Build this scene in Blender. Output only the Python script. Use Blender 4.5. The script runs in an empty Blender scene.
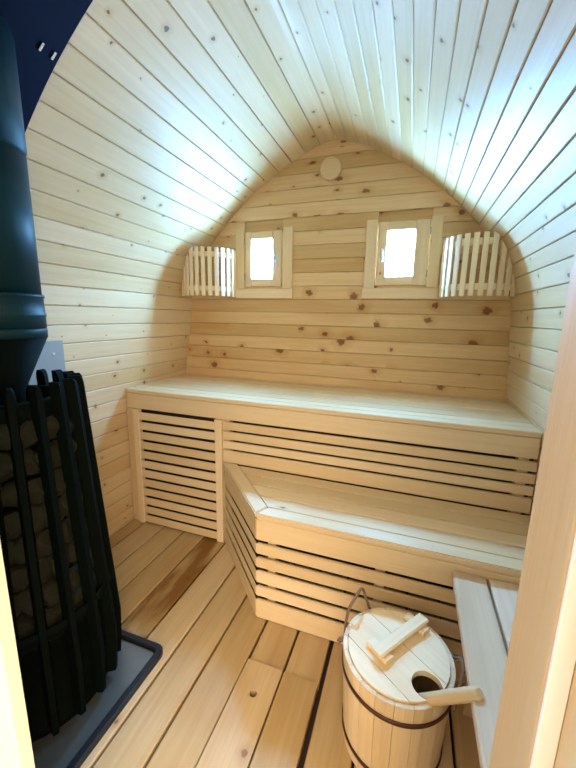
import bpy, bmesh, math, random
from mathutils import Vector, Matrix
random.seed(7)
C = bpy.context.scene.collection
PI = math.pi

# ------------------------------------------------------------------ materials
def new_mat(name):
    m = bpy.data.materials.new(name); m.use_nodes = True
    nt = m.node_tree; nt.nodes.clear()
    return m, nt

def wood(name, light, dark, knot=(0.20, 0.085, 0.03), knots=0.30, rough=0.45, grain=0.55, tonevar=0.16, stain=0.25, sat=1.0, kwob=0.08, kscale=9.5, kmin=0.03, kmax=0.11):
    """sawn softwood: grain along U, every board its own tone, sparse knots, faint patches"""
    m, nt = new_mat(name); N = nt.nodes.new; L = nt.links.new
    out = N('ShaderNodeOutputMaterial'); bs = N('ShaderNodeBsdfPrincipled'); L(bs.outputs[0], out.inputs[0])
    uv = N('ShaderNodeUVMap'); uv.uv_map = 'UVMap'
    def mapped(su, sv):
        mp = N('ShaderNodeMapping'); mp.inputs['Scale'].default_value = (su, sv, 1); L(uv.outputs[0], mp.inputs[0]); return mp.outputs[0]
    def math_(op, a, b=None, c=None):
        n = N('ShaderNodeMath'); n.operation = op
        for i, v in enumerate((a, b, c)):
            if v is None: continue
            if isinstance(v, (int, float)): n.inputs[i].default_value = v
            else: L(v, n.inputs[i])
        return n.outputs[0]
    def ramp(src, a, b, lo=0.0, hi=1.0):
        n = N('ShaderNodeMapRange'); n.inputs[1].default_value = a; n.inputs[2].default_value = b
        n.inputs[3].default_value = lo; n.inputs[4].default_value = hi; L(src, n.inputs[0]); return n.outputs[0]
    def mix(f, a, b, mode='MIX'):
        n = N('ShaderNodeMix'); n.data_type = 'RGBA'; n.blend_type = mode
        if isinstance(f, (int, float)): n.inputs[0].default_value = f
        else: L(f, n.inputs[0])
        for i, v in ((6, a), (7, b)):
            if isinstance(v, tuple): n.inputs[i].default_value = (*v, 1)
            else: L(v, n.inputs[i])
        return n.outputs[2]
    tone = N('ShaderNodeAttribute'); tone.attribute_name = 'tone'
    # knots first: they also bend the grain around them
    vor = N('ShaderNodeTexVoronoi'); vor.voronoi_dimensions = '2D'; vor.inputs['Scale'].default_value = 1.0
    wob = N('ShaderNodeTexNoise'); wob.noise_dimensions = '2D'; wob.inputs['Scale'].default_value = 1.0; wob.inputs['Detail'].default_value = 3; L(mapped(60, 60), wob.inputs['Vector'])
    vm = N('ShaderNodeVectorMath'); vm.operation = 'MULTIPLY_ADD'; L(wob.outputs['Color'], vm.inputs[0]); vm.inputs[1].default_value = (kwob, kwob, 0); L(mapped(kscale * 0.85, kscale), vm.inputs[2])
    L(vm.outputs[0], vor.inputs['Vector'])
    sep = N('ShaderNodeSeparateColor'); L(vor.outputs['Color'], sep.inputs[0])
    gate = math_('LESS_THAN', sep.outputs[0], knots)
    size = ramp(sep.outputs[1], 0, 1, kmin, kmax)
    d = math_('DIVIDE', vor.outputs['Distance'], size)
    kmask = math_('MULTIPLY', ramp(d, 0.75, 1.15, 1, 0), gate)
    halo = math_('MULTIPLY', ramp(d, 1.0, 3.4, 1, 0), gate)
    # grain
    n1 = N('ShaderNodeTexNoise'); n1.noise_dimensions = '2D'; n1.inputs['Scale'].default_value = 1
    n1.inputs['Detail'].default_value = 5; n1.inputs['Roughness'].default_value = 0.6; n1.inputs['Distortion'].default_value = 0.6
    L(mapped(1.6, 46), n1.inputs['Vector'])
    n2 = N('ShaderNodeTexNoise'); n2.noise_dimensions = '2D'; n2.inputs['Scale'].default_value = 1
    n2.inputs['Detail'].default_value = 3; L(mapped(9, 330), n2.inputs['Vector'])
    n3 = N('ShaderNodeTexNoise'); n3.noise_dimensions = '2D'; n3.inputs['Scale'].default_value = 1
    n3.inputs['Detail'].default_value = 2; L(mapped(1.7, 7), n3.inputs['Vector'])
    g = math_('ADD', math_('MULTIPLY', ramp(n1.outputs[0], 0.36, 0.68), 0.75), math_('MULTIPLY', n2.outputs[0], 0.25))
    col = mix(math_('MULTIPLY', g, grain), light, dark)
    patch = tuple(min(1, c * k) for c, k in zip(dark, (0.95, 0.86, 0.72)))
    col = mix(math_('MULTIPLY', ramp(n3.outputs[0], 0.50, 0.75), stain), col, patch)
    col = mix(math_('MULTIPLY', halo, 0.45), col, tuple(c * k for c, k in zip(dark, (0.85, 0.70, 0.50))))
    col = mix(math_('MULTIPLY', kmask, 0.85), col, knot)
    sa = N('ShaderNodeAttribute'); sa.attribute_name = 'stain'   # an old brown water mark, only on boards that carry it
    n4 = N('ShaderNodeTexNoise'); n4.noise_dimensions = '2D'; n4.inputs['Scale'].default_value = 1; n4.inputs['Detail'].default_value = 4; L(mapped(2.6, 11), n4.inputs['Vector'])
    col = mix(math_('MULTIPLY', ramp(n4.outputs[0], 0.40, 0.60), sa.outputs['Fac']), col, (0.20, 0.085, 0.022))
    hsv = N('ShaderNodeHueSaturation'); L(col, hsv.inputs['Color'])
    L(ramp(tone.outputs['Fac'], 0, 1, 1 - tonevar, 1 + tonevar * 0.6), hsv.inputs['Value'])
    L(ramp(tone.outputs['Fac'], 0, 1, 1.12 * sat, 0.93 * sat), hsv.inputs['Saturation'])
    L(hsv.outputs[0], bs.inputs['Base Color'])
    bs.inputs['Roughness'].default_value = rough
    bs.inputs['Specular IOR Level'].default_value = 0.35
    bp = N('ShaderNodeBump'); bp.inputs['Strength'].default_value = 0.12; bp.inputs['Distance'].default_value = 0.004
    L(g, bp.inputs['Height']); L(bp.outputs[0], bs.inputs['Normal'])
    return m

def plain(name, col, rough=0.5, metal=0.0, noise=0.0, scale=20, bump=0.0, spec=0.5):
    m, nt = new_mat(name); N = nt.nodes.new; L = nt.links.new
    out = N('ShaderNodeOutputMaterial'); bs = N('ShaderNodeBsdfPrincipled'); L(bs.outputs[0], out.inputs[0])
    tc = N('ShaderNodeTexCoord'); nz = N('ShaderNodeTexNoise'); nz.inputs['Scale'].default_value = scale; nz.inputs['Detail'].default_value = 5
    L(tc.outputs['Object'], nz.inputs['Vector'])
    mx = N('ShaderNodeMix'); mx.data_type = 'RGBA'; L(nz.outputs[0], mx.inputs[0])
    mx.inputs[6].default_value = (*[c * (1 - noise) for c in col], 1); mx.inputs[7].default_value = (*[min(1, c * (1 + noise)) for c in col], 1)
    L(mx.outputs[2], bs.inputs['Base Color'])
    bs.inputs['Roughness'].default_value = rough; bs.inputs['Metallic'].default_value = metal
    bs.inputs['Specular IOR Level'].default_value = spec
    if bump:
        bp = N('ShaderNodeBump'); bp.inputs['Strength'].default_value = bump; bp.inputs['Distance'].default_value = 0.01
        L(nz.outputs[0], bp.inputs['Height']); L(bp.outputs[0], bs.inputs['Normal'])
    return m

W_WALL = wood('spruce_cladding', (0.70, 0.53, 0.325), (0.56, 0.385, 0.20), knots=0.34, rough=0.45, grain=0.45, tonevar=0.10, stain=0.20, knot=(0.11, 0.06, 0.03), kmin=0.015, kmax=0.08, kwob=0.10)
W_BACK = wood('spruce_back_wall', (0.72, 0.50, 0.27), (0.56, 0.34, 0.145), knot=(0.17, 0.05, 0.015), knots=0.30, rough=0.42, tonevar=0.20, stain=0.35, kwob=0.22, kscale=8.5, kmin=0.03, kmax=0.20)
W_FLOOR = wood('spruce_floor', (0.54, 0.39, 0.22), (0.40, 0.26, 0.125), knots=0.07, rough=0.45, tonevar=0.14, stain=0.40)
W_BENCH = wood('aspen_bench', (0.72, 0.565, 0.37), (0.61, 0.445, 0.265), knots=0.015, rough=0.40, grain=0.5, tonevar=0.10, stain=0.18)
W_TRIM = wood('pine_trim', (0.78, 0.60, 0.39), (0.66, 0.47, 0.27), knots=0.05, rough=0.45, grain=0.5, tonevar=0.08, stain=0.15)
W_SHADE = wood('lime_slats', (0.84, 0.71, 0.50), (0.74, 0.58, 0.37), knots=0.0, rough=0.5, grain=0.4, tonevar=0.06, stain=0.1)
W_BUCKET = wood('larch_staves', (0.74, 0.58, 0.38), (0.60, 0.43, 0.25), knots=0.0, rough=0.5, grain=0.6, tonevar=0.14, stain=0.25)
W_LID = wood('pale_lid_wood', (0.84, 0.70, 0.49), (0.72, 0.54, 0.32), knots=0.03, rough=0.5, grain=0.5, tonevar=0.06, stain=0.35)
W_GREY = wood('scrubbed_grey_board', (0.68, 0.54, 0.40), (0.50, 0.39, 0.28), knot=(0.33, 0.28, 0.22), knots=0.05, rough=0.55, grain=0.55, tonevar=0.08, stain=0.6)
W_DOOR = wood('door_frame_wood', (0.60, 0.43, 0.24), (0.56, 0.39, 0.205), knots=0.0, rough=0.6, grain=0.2, tonevar=0.04, stain=0.1)
M_STEEL = plain('black_stove_steel', (0.0015, 0.0030, 0.0022), 0.7, 0.0, 0.25, 30, 0, 0.04)
M_PIPE = plain('black_enamelled_pipe', (0.0008, 0.018, 0.024), 0.50, 0.0, 0.15, 12, 0, 0.16)
M_TRAYRIM = plain('black_tray_edge', (0.008, 0.008, 0.010), 0.45, 0.2, 0.2, 30)
M_TRAY = plain('grey_tray_sheet', (0.20, 0.20, 0.19), 0.35, 0.8, 0.15, 9)
M_SHIELD = plain('dark_blue_heat_shield', (0.0012, 0.0012, 0.008), 0.7, 0.0, 0.2, 10, 0, 0.03)
M_PLATE = plain('grey_heat_plate', (0.27, 0.265, 0.235), 0.6, 0.0, 0.05, 8)
M_STONE = plain('olive_stone', (0.012, 0.011, 0.005), 0.85, 0, 0.6, 18, 0.5, 0.15)
M_HOOP = plain('rusty_red_hoop', (0.075, 0.02, 0.012), 0.5, 0.3, 0.3, 40)
M_ROPE = plain('brown_rope', (0.20, 0.125, 0.075), 0.85, 0, 0.3, 160, 0.6)
M_HANDLE = plain('chrome_handle', (0.6, 0.65, 0.7), 0.25, 1.0, 0.05)
M_DARK = plain('painted_gap_shade', (0.035, 0.018, 0.010), 0.9, 0, 0.1)  # dark colour standing in for shade behind slats and under the floor
M_OUT = plain('outer_shell', (0.25, 0.17, 0.10), 0.8, 0, 0.2)
M_DAYLIT = plain('painted_daylit_edge', (0.82, 0.80, 0.74), 0.5, 0, 0.02)  # white that paints daylight onto the rebate edge
M_SCREW = plain('bright_fastener', (0.75, 0.75, 0.75), 0.3, 0.6, 0.05)
def glass_mat():
    m, nt = new_mat('window_glass'); N = nt.nodes.new; L = nt.links.new
    out = N('ShaderNodeOutputMaterial'); t = N('ShaderNodeBsdfTransparent'); g = N('ShaderNodeBsdfGlossy'); g.inputs['Roughness'].default_value = 0.02
    mx = N('ShaderNodeMixShader'); mx.inputs[0].default_value = 0.05
    t.inputs[0].default_value = (0.96, 0.98, 1, 1)
    L(t.outputs[0], mx.inputs[1]); L(g.outputs[0], mx.inputs[2]); L(mx.outputs[0], out.inputs[0])
    return m
M_GLASS = glass_mat()

# ------------------------------------------------------------------ mesh builder
class MB:
    def __init__(s):
        s.bm = bmesh.new(); s.uv = s.bm.loops.layers.uv.new('UVMap'); s.tone = s.bm.faces.layers.float.new('tone'); s.stn = s.bm.faces.layers.float.new('stain'); s.stain = 0.0
    def face(s, vs, uvs, tone, smooth=False):
        try: f = s.bm.faces.new(vs)
        except ValueError: return None
        for l, u in zip(f.loops, uvs): l[s.uv].uv = u
        f[s.tone] = tone; f[s.stn] = s.stain; f.smooth = smooth
        return f
    def prism(s, ringA, ringB, along, across_of, tone=None, smooth=False, caps=True):
        """two matching rings of points joined to a closed prism; grain runs from A to B"""
        t = random.random() if tone is None else tone
        ou, ov = random.uniform(0, 40), random.uniform(0, 40)
        A = [s.bm.verts.new(p) for p in ringA]; B = [s.bm.verts.new(p) for p in ringB]
        n = len(A); ua = [p @ 1 if False else 0 for p in ()]
        along = Vector(along)
        U = lambda v: v.co.dot(along) + ou
        acc = [0.0]
        for i in range(n): acc.append(acc[-1] + (Vector(ringA[(i + 1) % n]) - Vector(ringA[i])).length)
        for i in range(n):
            j = (i + 1) % n
            s.face([A[i], A[j], B[j], B[i]], [(U(A[i]), acc[i] + ov), (U(A[j]), acc[i + 1] + ov), (U(B[j]), acc[i + 1] + ov), (U(B[i]), acc[i] + ov)], t, smooth)
        if caps:
            ax = Vector(across_of)
            for ring, rev in ((A, True), (B, False)):
                r = list(reversed(ring)) if rev else ring
                base = r[0].co.copy(); other = ax.cross(along)
                s.face(r, [((v.co - base).dot(other) * 0.3 + ou, (v.co - base).dot(ax) + ov) for v in r], t)
    def board(s, o, ax, ay, az, L, W, T, ch=0.003, tone=None, skew0=0.0, skew1=0.0):
        """board with corner o, length L on ax, width W on ay, thickness T on az, chamfered long edges.
        skew: the ends are cut slanted by that much over the width"""
        o, ax, ay, az = Vector(o), Vector(ax).normalized(), Vector(ay).normalized(), Vector(az).normalized()
        c = min(ch, W * 0.3, T * 0.3)
        sec = [(c, 0), (W - c, 0), (W, c), (W, T - c), (W - c, T), (c, T), (0, T - c), (0, c)]
        if ax.cross(ay).dot(az) < 0: sec = sec[::-1]
        A = [o + ay * w + az * t + ax * (skew0 * w / W) for w, t in sec]
        B = [o + ay * w + az * t + ax * (L + skew1 * w / W) for w, t in sec]
        s.prism(A, B, ax, ay, tone)
    def box(s, x0, x1, y0, y1, z0, z1, ch=0.003, grain='x', tone=None):
        X, Y, Z = Vector((1, 0, 0)), Vector((0, 1, 0)), Vector((0, 0, 1))
        o = (x0, y0, z0)
        if grain == 'x': s.board(o, X, Z if (z1 - z0) > (y1 - y0) else Y, Y if (z1 - z0) > (y1 - y0) else Z, x1 - x0, max(z1 - z0, y1 - y0), min(z1 - z0, y1 - y0), ch, tone)
        elif grain == 'y': s.board(o, Y, X if (x1 - x0) > (z1 - z0) else Z, Z if (x1 - x0) > (z1 - z0) else X, y1 - y0, max(x1 - x0, z1 - z0), min(x1 - x0, z1 - z0), ch, tone)
        else: s.board(o, Z, X if (x1 - x0) > (y1 - y0) else Y, Y if (x1 - x0) > (y1 - y0) else X, z1 - z0, max(x1 - x0, y1 - y0), min(x1 - x0, y1 - y0), ch, tone)
    def lathe(s, cx, cy, prof, n=48, closed=False, tone=None, a0=0.0, smooth=True):
        """revolve (r, z) profile; closed joins last to first"""
        t = random.random() if tone is None else tone; ou = random.uniform(0, 40)
        rings = []
        for r, z in prof:
            if r < 1e-5: rings.append([s.bm.verts.new((cx, cy, z))])
            else: rings.append([s.bm.verts.new((cx + r * math.cos(a0 + 2 * PI * i / n), cy + r * math.sin(a0 + 2 * PI * i / n), z)) for i in range(n)])
        seq = list(zip(rings, rings[1:], prof, prof[1:]))
        if closed: seq.append((rings[-1], rings[0], prof[-1], prof[0]))
        for a, b, pa, pb in seq:
            for i in range(n):
                j = (i + 1) % n
                ui = [(pa[1] + ou, i * .07), (pa[1] + ou, (i + 1) * .07), (pb[1] + ou, (i + 1) * .07), (pb[1] + ou, i * .07)]
                if len(a) == 1 and len(b) == 1: continue
                if len(a) == 1: s.face([a[0], b[j], b[i]], [ui[0], ui[2], ui[3]], t, smooth)
                elif len(b) == 1: s.face([a[i], a[j], b[0]], ui[:3], t, smooth)
                else: s.face([a[i], a[j], b[j], b[i]], ui, t, smooth)
    def poly(s, pts, z0, z1, along, tone=None):
        """flat outline (x, y) extruded in z, grain along a horizontal direction"""
        t = random.random() if tone is None else tone; ou, ov = random.uniform(0, 40), random.uniform(0, 40)
        along = Vector((*along, 0)); ac = Vector((-along.y, along.x, 0))
        A = [s.bm.verts.new((x, y, z0)) for x, y in pts]; B = [s.bm.verts.new((x, y, z1)) for x, y in pts]
        uv = lambda v: (v.co.dot(along) + ou, v.co.dot(ac) + v.co.z + ov)
        n = len(A)
        for i in range(n):
            j = (i + 1) % n; q = [A[i], A[j], B[j], B[i]]; s.face(q, [uv(v) for v in q], t)
        s.face(B, [uv(v) for v in B], t); r = A[::-1]; s.face(r, [uv(v) for v in r], t)
    def tube(s, pts, r, n=8, tone=None):
        t = random.random() if tone is None else tone
        pts = [Vector(p) for p in pts]; rings = []; up = Vector((0.3, 0.2, 0.93))
        for i, p in enumerate(pts):
            d = (pts[min(i + 1, len(pts) - 1)] - pts[max(i - 1, 0)]).normalized()
            a = d.cross(up).normalized(); b = d.cross(a).normalized()
            rr = r(i / (len(pts) - 1)) if callable(r) else r
            rings.append([s.bm.verts.new(p + (a * math.cos(2 * PI * k / n) + b * math.sin(2 * PI * k / n)) * rr) for k in range(n)])
        acc = 0; 
        for i in range(len(rings) - 1):
            l = (pts[i + 1] - pts[i]).length
            for k in range(n):
                j = (k + 1) % n
                s.face([rings[i][k], rings[i][j], rings[i + 1][j], rings[i + 1][k]], [(acc, k * .01), (acc, k * .01 + .01), (acc + l, k * .01 + .01), (acc + l, k * .01)], t, True)
            acc += l
        for ring in (rings[0], rings[-1]): s.face(ring, [(0, 0)] * n, t)
    def build(s, name, mat, parent=None, loc=None):
        bmesh.ops.recalc_face_normals(s.bm, faces=s.bm.faces)
        me = bpy.data.meshes.new(name); 
        off = Vector((0, 0, 0))
        if parent is not None:
            off = parent.matrix_basis.translation.copy()
            if parent.parent: off = off + parent.parent.matrix_basis.translation
        elif loc is not None: off = Vector(loc)
        bmesh.ops.translate(s.bm, verts=s.bm.verts, vec=-off)
        s.bm.to_mesh(me); s.bm.free(); me.materials.append(mat)
        o = bpy.data.objects.new(name, me); C.objects.link(o)
        if parent is not None: o.parent = parent
        elif loc is not None: o.location = loc
        return o

def thing(name, label, cat, loc, group=None):
    o = bpy.data.objects.new(name, None); C.objects.link(o); o.location = loc; o.empty_display_size = 0.1
    o.matrix_basis.translation = Vector(loc)
    o['label'] = label; o['category'] = cat
    if group: o['group'] = group
    return o
def tag(o, label, cat, group=None):
    o['label'] = label; o['category'] = cat
    if group: o['group'] = group
    return o
def struct(o, label=None):
    o['kind'] = 'structure'
    if label: o['label'] = label
    return o
X, Y, Z = Vector((1, 0, 0)), Vector((0, 1, 0)), Vector((0, 0, 1))

# ------------------------------------------------------------------ the pod's cross-section
YB, YF = 2.127, 0.30          # inner faces of the back and front walls
KEY = [(-1.046, -0.08), (-1.046, 0.0), (-1.044, 0.45), (-1.032, 0.83), (-0.985, 1.15), (-0.968, 1.28), (-0.945, 1.42), (-0.89, 1.56), (-0.81, 1.68), (-0.70, 1.805),
       (-0.55, 1.94), (-0.38, 2.06), (-0.24, 2.137), (-0.10, 2.197), (0.0, 2.222), (0.10, 2.197), (0.24, 2.137), (0.38, 2.06), (0.55, 1.94), (0.70, 1.805),
       (0.81, 1.68), (0.89, 1.56), (0.945, 1.42), (0.968, 1.28), (0.976, 1.15), (1.000, 0.83), (1.006, 0.45), (1.006, 0.0), (1.006, -0.08)]
def catmull(P, k=14):
    out = []
    for i in range(len(P) - 1):
        p0, p1, p2, p3 = P[max(i - 1, 0)], P[i], P[i + 1], P[min(i + 2, len(P) - 1)]
        for j in range(k):
            t = j / k
            out.append(tuple(0.5 * ((2 * b) + (-a + c) * t + (2 * a - 5 * b + 4 * c - d) * t * t + (-a + 3 * b - 3 * c + d) * t ** 3) for a, b, c, d in zip(p0, p1, p2, p3)))
    out.append(P[-1]); return out
PROF = catmull(KEY)
ACC = [0.0]
for a, b in zip(PROF, PROF[1:]): ACC.append(ACC[-1] + math.hypot(b[0] - a[0], b[1] - a[1]))
STOT = ACC[-1]
def at_s(s):
    """point and inward normal at arc length s (from the left floor edge over the top to the right)"""
    s = min(max(s, 0), STOT); lo = 0; hi = len(ACC) - 1
    while hi - lo > 1:
        m = (lo + hi) // 2
        if ACC[m] <= s: lo = m
        else: hi = m
    f = (s - ACC[lo]) / max(1e-9, ACC[hi] - ACC[lo])
    p = (PROF[lo][0] + (PROF[hi][0] - PROF[lo][0]) * f, PROF[lo][1] + (PROF[hi][1] - PROF[lo][1]) * f)
    i0, i1 = max(lo - 4, 0), min(hi + 4, len(PROF) - 1)
    dx, dz = PROF[i1][0] - PROF[i0][0], PROF[i1][1] - PROF[i0][1]; l = math.hypot(dx, dz)
    return p, (dz / l, -dx / l)
def xw(z, side):
    """inner wall x at height z on a side (-1 left, 1 right)"""
    pts = [p for p in PROF if p[0] * side >= 0]; best = 0.0
    for a, b in zip(pts, pts[1:]):
        if min(a[1], b[1]) <= z <= max(a[1], b[1]) and a[1] != b[1]:
            x = a[0] + (b[0] - a[0]) * (z - a[1]) / (b[1] - a[1])
            if abs(x) > abs(best): best = x
    return best
def s_at(z, side):
    rng = range(len(PROF) - 1)
    for i in rng:
        a, b = PROF[i], PROF[i + 1]
        if (a[0] + b[0]) * side >= 0 and min(a[1], b[1]) <= z <= max(a[1], b[1]) and a[1] != b[1]:
            return ACC[i] + (ACC[i + 1] - ACC[i]) * (z - a[1]) / (b[1] - a[1])

# boards of the curved shell, each one following the curve
_a, _t, _b = s_at(1.60, -1), STOT * 0.502, s_at(1.45, 1); _n1, _nl, _nr, _n3 = 20, 12, 19, 20; _n2 = _nl + _nr
EDGE = [_a * k / _n1 for k in range(_n1)] + [_a + (_t - _a) * k / _nl for k in range(_nl)] + [_t + (_b - _t) * k / _nr for k in range(_nr)] + [_b + (STOT - _b) * k / _n3 for k in range(_n3 + 1)]
NB = len(EDGE) - 1
def shell(name, i0, i1):
    mb = MB(); y0, y1 = YF - 0.13, YB + 0.06
    for i in range(i0, i1):
        s0, s1 = EDGE[i], EDGE[i + 1]; g = 0.0012; c = 0.0034
        ring = []
        k = 4
        def P(s, d):
            p, n = at_s(s); return Vector((p[0] - n[0] * d, 0, p[1] - n[1] * d))
        ring.append(P(s0 + g, 0.0034)); 
        for j in range(k + 1): ring.append(P(s0 + g + c + (s1 - s0 - 2 * g - 2 * c) * j / k, 0))
        ring.append(P(s1 - g, 0.0034)); ring.append(P(s1 - g, 0.018)); ring.append(P(s0 + g, 0.018))
        A = [p + Y * y0 for p in ring]; B = [p + Y * y1 for p in ring]
        mb.prism(A, B, Y, at_tan(s0))
    # outer skin behind the boards
    n = 6 * (i1 - i0)
    for j in range(n):
        sa, sb = EDGE[i0] + (EDGE[i1] - EDGE[i0]) * j / n, EDGE[i0] + (EDGE[i1] - EDGE[i0]) * (j + 1) / n
        def P2(s, d):
            p, nn = at_s(s); return Vector((p[0] - nn[0] * d, 0, p[1] - nn[1] * d))
        ring = [P2(sa, 0.0195), P2(sb, 0.0195), P2(sb, 0.055), P2(sa, 0.055)]
        mb.prism([p + Y * y0 for p in ring], [p + Y * y1 for p in ring], Y, X, tone=0.1, caps=(True))
    return struct(mb.build(name, W_WALL))
def at_tan(s):
    p, n = at_s(s); return Vector((-n[1], 0, n[0]))
iL = _n1; iR = _n1 + _n2
shell('wall_left', 0, iL); shell('ceiling', iL, iR); shell('wall_right', iR, NB)

# ------------------------------------------------------------------ end walls of horizontal boards
def end_wall(name, yin, dirn, openings, mat, thick, pitch=0.08, z0=0.0, zoff=0.0):
    """boards on the inner face at yin, growing away (dirn) from the room, and an outer skin"""
    mb = MB(); y0, y1 = (yin, yin + dirn * 0.018)
    def rows(zs, ya, yb, ch, gap, skin=False):
        for za, zb in zip(zs, zs[1:]):
            a, b = za + gap, zb - gap
            if b - a < 0.004: continue
            lo = [xw(min(a, 2.219), -1) - 0.035, xw(min(a, 2.219), 1) + 0.035]; hi = [xw(min(b, 2.219), -1) - 0.035, xw(min(b, 2.219), 1) + 0.035]
            cuts = sorted([(o[0], o[1]) for o in openings if o[2] < b - 0.006 and o[3] > a + 0.006])
            segs = []; cur = ('w',)
            left = None
            edges = [('L', lo[0], hi[0])]
            for c0, c1 in cuts: edges += [('c', c0, c0), ('c', c1, c1)]
            edges.append(('R', lo[1], hi[1]))
            for e0, e1 in zip(edges[0::2], edges[1::2]):
                yy = min(ya, yb)
                mb.board((e0[1], yy, a), X, Z, Y, e1[1] - e0[1], b - a, abs(yb - ya), ch, 0.15 if skin else None, e0[2] - e0[1], e1[2] - e1[1])
    zs = []; z = z0 + zoff
    while z < 2.222: zs.append(z); z += pitch
    zs = [z0] + [q for q in zs if q > z0 + 0.01] + [2.221]
    rows(zs, y0, y1, 0.003, 0.0007)
    zo = sorted(set([0.0, 2.221] + [q for o in openings for q in (o[2], o[3])] + [k * 0.12 for k in range(1, 19)]))
    rows(zo, yin + dirn * 0.0195, yin + dirn * thick, 0.0, 0.0, True)
    return mb.build(name, mat)
WIN = [(-0.556, -0.298, 1.430, 1.768), (0.316, 0.536, 1.430, 1.775)]
WIN = [(-0.556, -0.298, 1.430, 1.768), (0.266, 0.547, 1.430, 1.776)]
struct(end_wall('wall_back', YB, 1, WIN, W_BACK, 0.080, 0.079, 0.0, 0.013))
DX0, DX1, DZ = -0.045, 0.588, 1.88
struct(end_wall('wall_front', YF, -1, [(-0.135, DX1 + 0.045, -0.1, DZ + 0.04)], W_WALL, 0.13))

# ------------------------------------------------------------------ door frame in the front wall
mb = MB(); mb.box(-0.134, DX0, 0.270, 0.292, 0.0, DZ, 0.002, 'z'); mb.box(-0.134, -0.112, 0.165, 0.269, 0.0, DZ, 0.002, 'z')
struct(mb.build('trim_1', W_LID))  # left jamb in paler wood than the frame, painting in strong daylight
mb = MB(); mb.box(DX1, DX1 + 0.044, 0.234, 0.304, 0.0, DZ, 0.002, 'z'); mb.box(DX1 + 0.0125, DX1 + 0.044, 0.165, 0.2335, 0.0, DZ, 0.002, 'z')
struct(mb.build('trim_2', W_DOOR))
mb = MB(); mb.box(DX1 + 0.0005, DX1 + 0.0122, 0.2305, 0.2338, 0.0, DZ, 0.0005, 'z'); struct(mb.build('trim_4', M_DAYLIT))  # added white strip, paints the daylit face of the right rebate
mb = MB(); mb.box(-0.134, DX1 + 0.044, 0.165, 0.304, DZ + 0.001, DZ + 0.039, 0.002, 'x')
struct(mb.build('trim_3', W_DOOR))

# ------------------------------------------------------------------ floor
mb = MB(); P0 = 0.1385; HX0, HX1, HY = 0.014, 0.291, 0.978
for k in range(-8, 8):
    xa, xb = HX0 + k * P0, HX0 + (k + 1) * P0
    xa2, xb2 = max(xa, -1.045), min(xb, 1.005)
    if xb2 - xa2 < 0.02: continue
    ys = HY + 0.002 if k in (0, 1) else 0.17
    gr = 0.0045 + (0.004 if k == 1 else 0) 
    gl = 0.0045 + (0.003 if k == 2 else 0)
    mb.stain = 0.85 if k == -4 else 0.0
    mb.board((xa2 + gl, ys, -0.028), Y, X, Z, YB - ys - 0.002, xb2 - xa2 - gl - gr, 0.028, 0.0035)
struct(mb.build('floor', W_FLOOR))
mb = MB(); mb.box(-1.045, 1.005, 0.17, YB, -0.075, -0.034, 0, 'x', 0.0); struct(mb.build('floor_base', M_DARK))  # underfloor sheet coloured dark as shade in board gaps and finger hole
hatch = thing('floor_hatch', 'raised two-board floor hatch with a round finger hole, beside the bucket', 'floor hatch', (0.15, 0.62, 0.0))
def hatch_board(xa, xb, hole):
    mb = MB(); z0, z1 = -0.026, 0.006; y0, y1 = 0.19, HY
    if not hole:
        mb.board((xa, y0, z0), Y, X, Z, y1 - y0, xb - xa, z1 - z0, 0.003); return mb.build('hatch_board', W_FLOOR, hatch)
    # plank with a round hole right through
    hx, hy, r, n = 0.084, 0.872, 0.0125, 24
    t = 0.75
    me = mb
    circ = [(hx + r * math.cos(2 * PI * i / n), hy + r * math.sin(2 * PI * i / n)) for i in range(n)]
    def outer(a):
        dx, dy = math.cos(a), math.sin(a); c = []
        if dx > 1e-6: c.append((xb - hx) / dx)
        if dx < -1e-6: c.append((xa - hx) / dx)
        if dy > 1e-6: c.append((y1 - hy) / dy)
        if dy < -1e-6: c.append((hy - 0.06 - hy) / dy * 1.0 if False else (0.80 - hy) / dy)
        q = min(c); return (hx + dx * q, hy + dy * q)
    angs = sorted(set([2 * PI * i / n for i in range(n)] + [math.atan2(yy - hy, xx - hx) % (2 * PI) for xx in (xa, xb) for yy in (0.80, y1)]))
    I = lambda a: (hx + r * math.cos(a), hy + r * math.sin(a))
    for zc in (z1, z0):
        for a, b in zip(angs, angs[1:] + [angs[0] + 2 * PI]):
            q = [(*I(a), zc), (*outer(a), zc), (*outer(b % (2 * PI)), zc), (*I(b), zc)]
            me.face([me.bm.verts.new(p) for p in q], [(p[1] + 3, p[0] + 5) for p in q], t)
    for a, b in zip(angs, angs[1:] + [angs[0] + 2 * PI]):
        q = [(*I(a), z1), (*I(b), z1), (*I(b), z0), (*I(a), z0)]
        me.face([me.bm.verts.new(p) for p in q], [(p[2], p[0]) for p in q], t)
        oa, ob = outer(a), outer(b % (2 * PI)); q = [(*oa, z1), (*ob, z1), (*ob, z0), (*oa, z0)]
        me.face([me.bm.verts.new(p) for p in q], [(p[1] + 3, p[0] + p[2] + 5) for p in q], t)
    q = [(xa, y0), (xb, y0), (xb, 0.80), (xa, 0.80)]
    for zc in (z1, z0): me.face([me.bm.verts.new((*p, zc)) for p in q], [(p[1] + 3, p[0] + 5) for p in q], t)
    for (ax_, ay_), (bx_, by_) in zip(q, q[1:] + q[:1]):
        if ay_ == by_ == 0.80: continue
        f = [(ax_, ay_, z1), (bx_, by_, z1), (bx_, by_, z0), (ax_, ay_, z0)]
        me.face([me.bm.verts.new(p) for p in f], [(p[1] + 3, p[0] + p[2] + 5) for p in f], t)
    bmesh.ops.remove_doubles(me.bm, verts=me.bm.verts, dist=1e-5)
    return me.build('hatch_board', W_FLOOR, hatch)
hatch_board(HX0 + 0.002, HX0 + P0 - 0.002, True); hatch_board(HX0 + P0 + 0.003, HX1 - 0.011, False)
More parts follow.
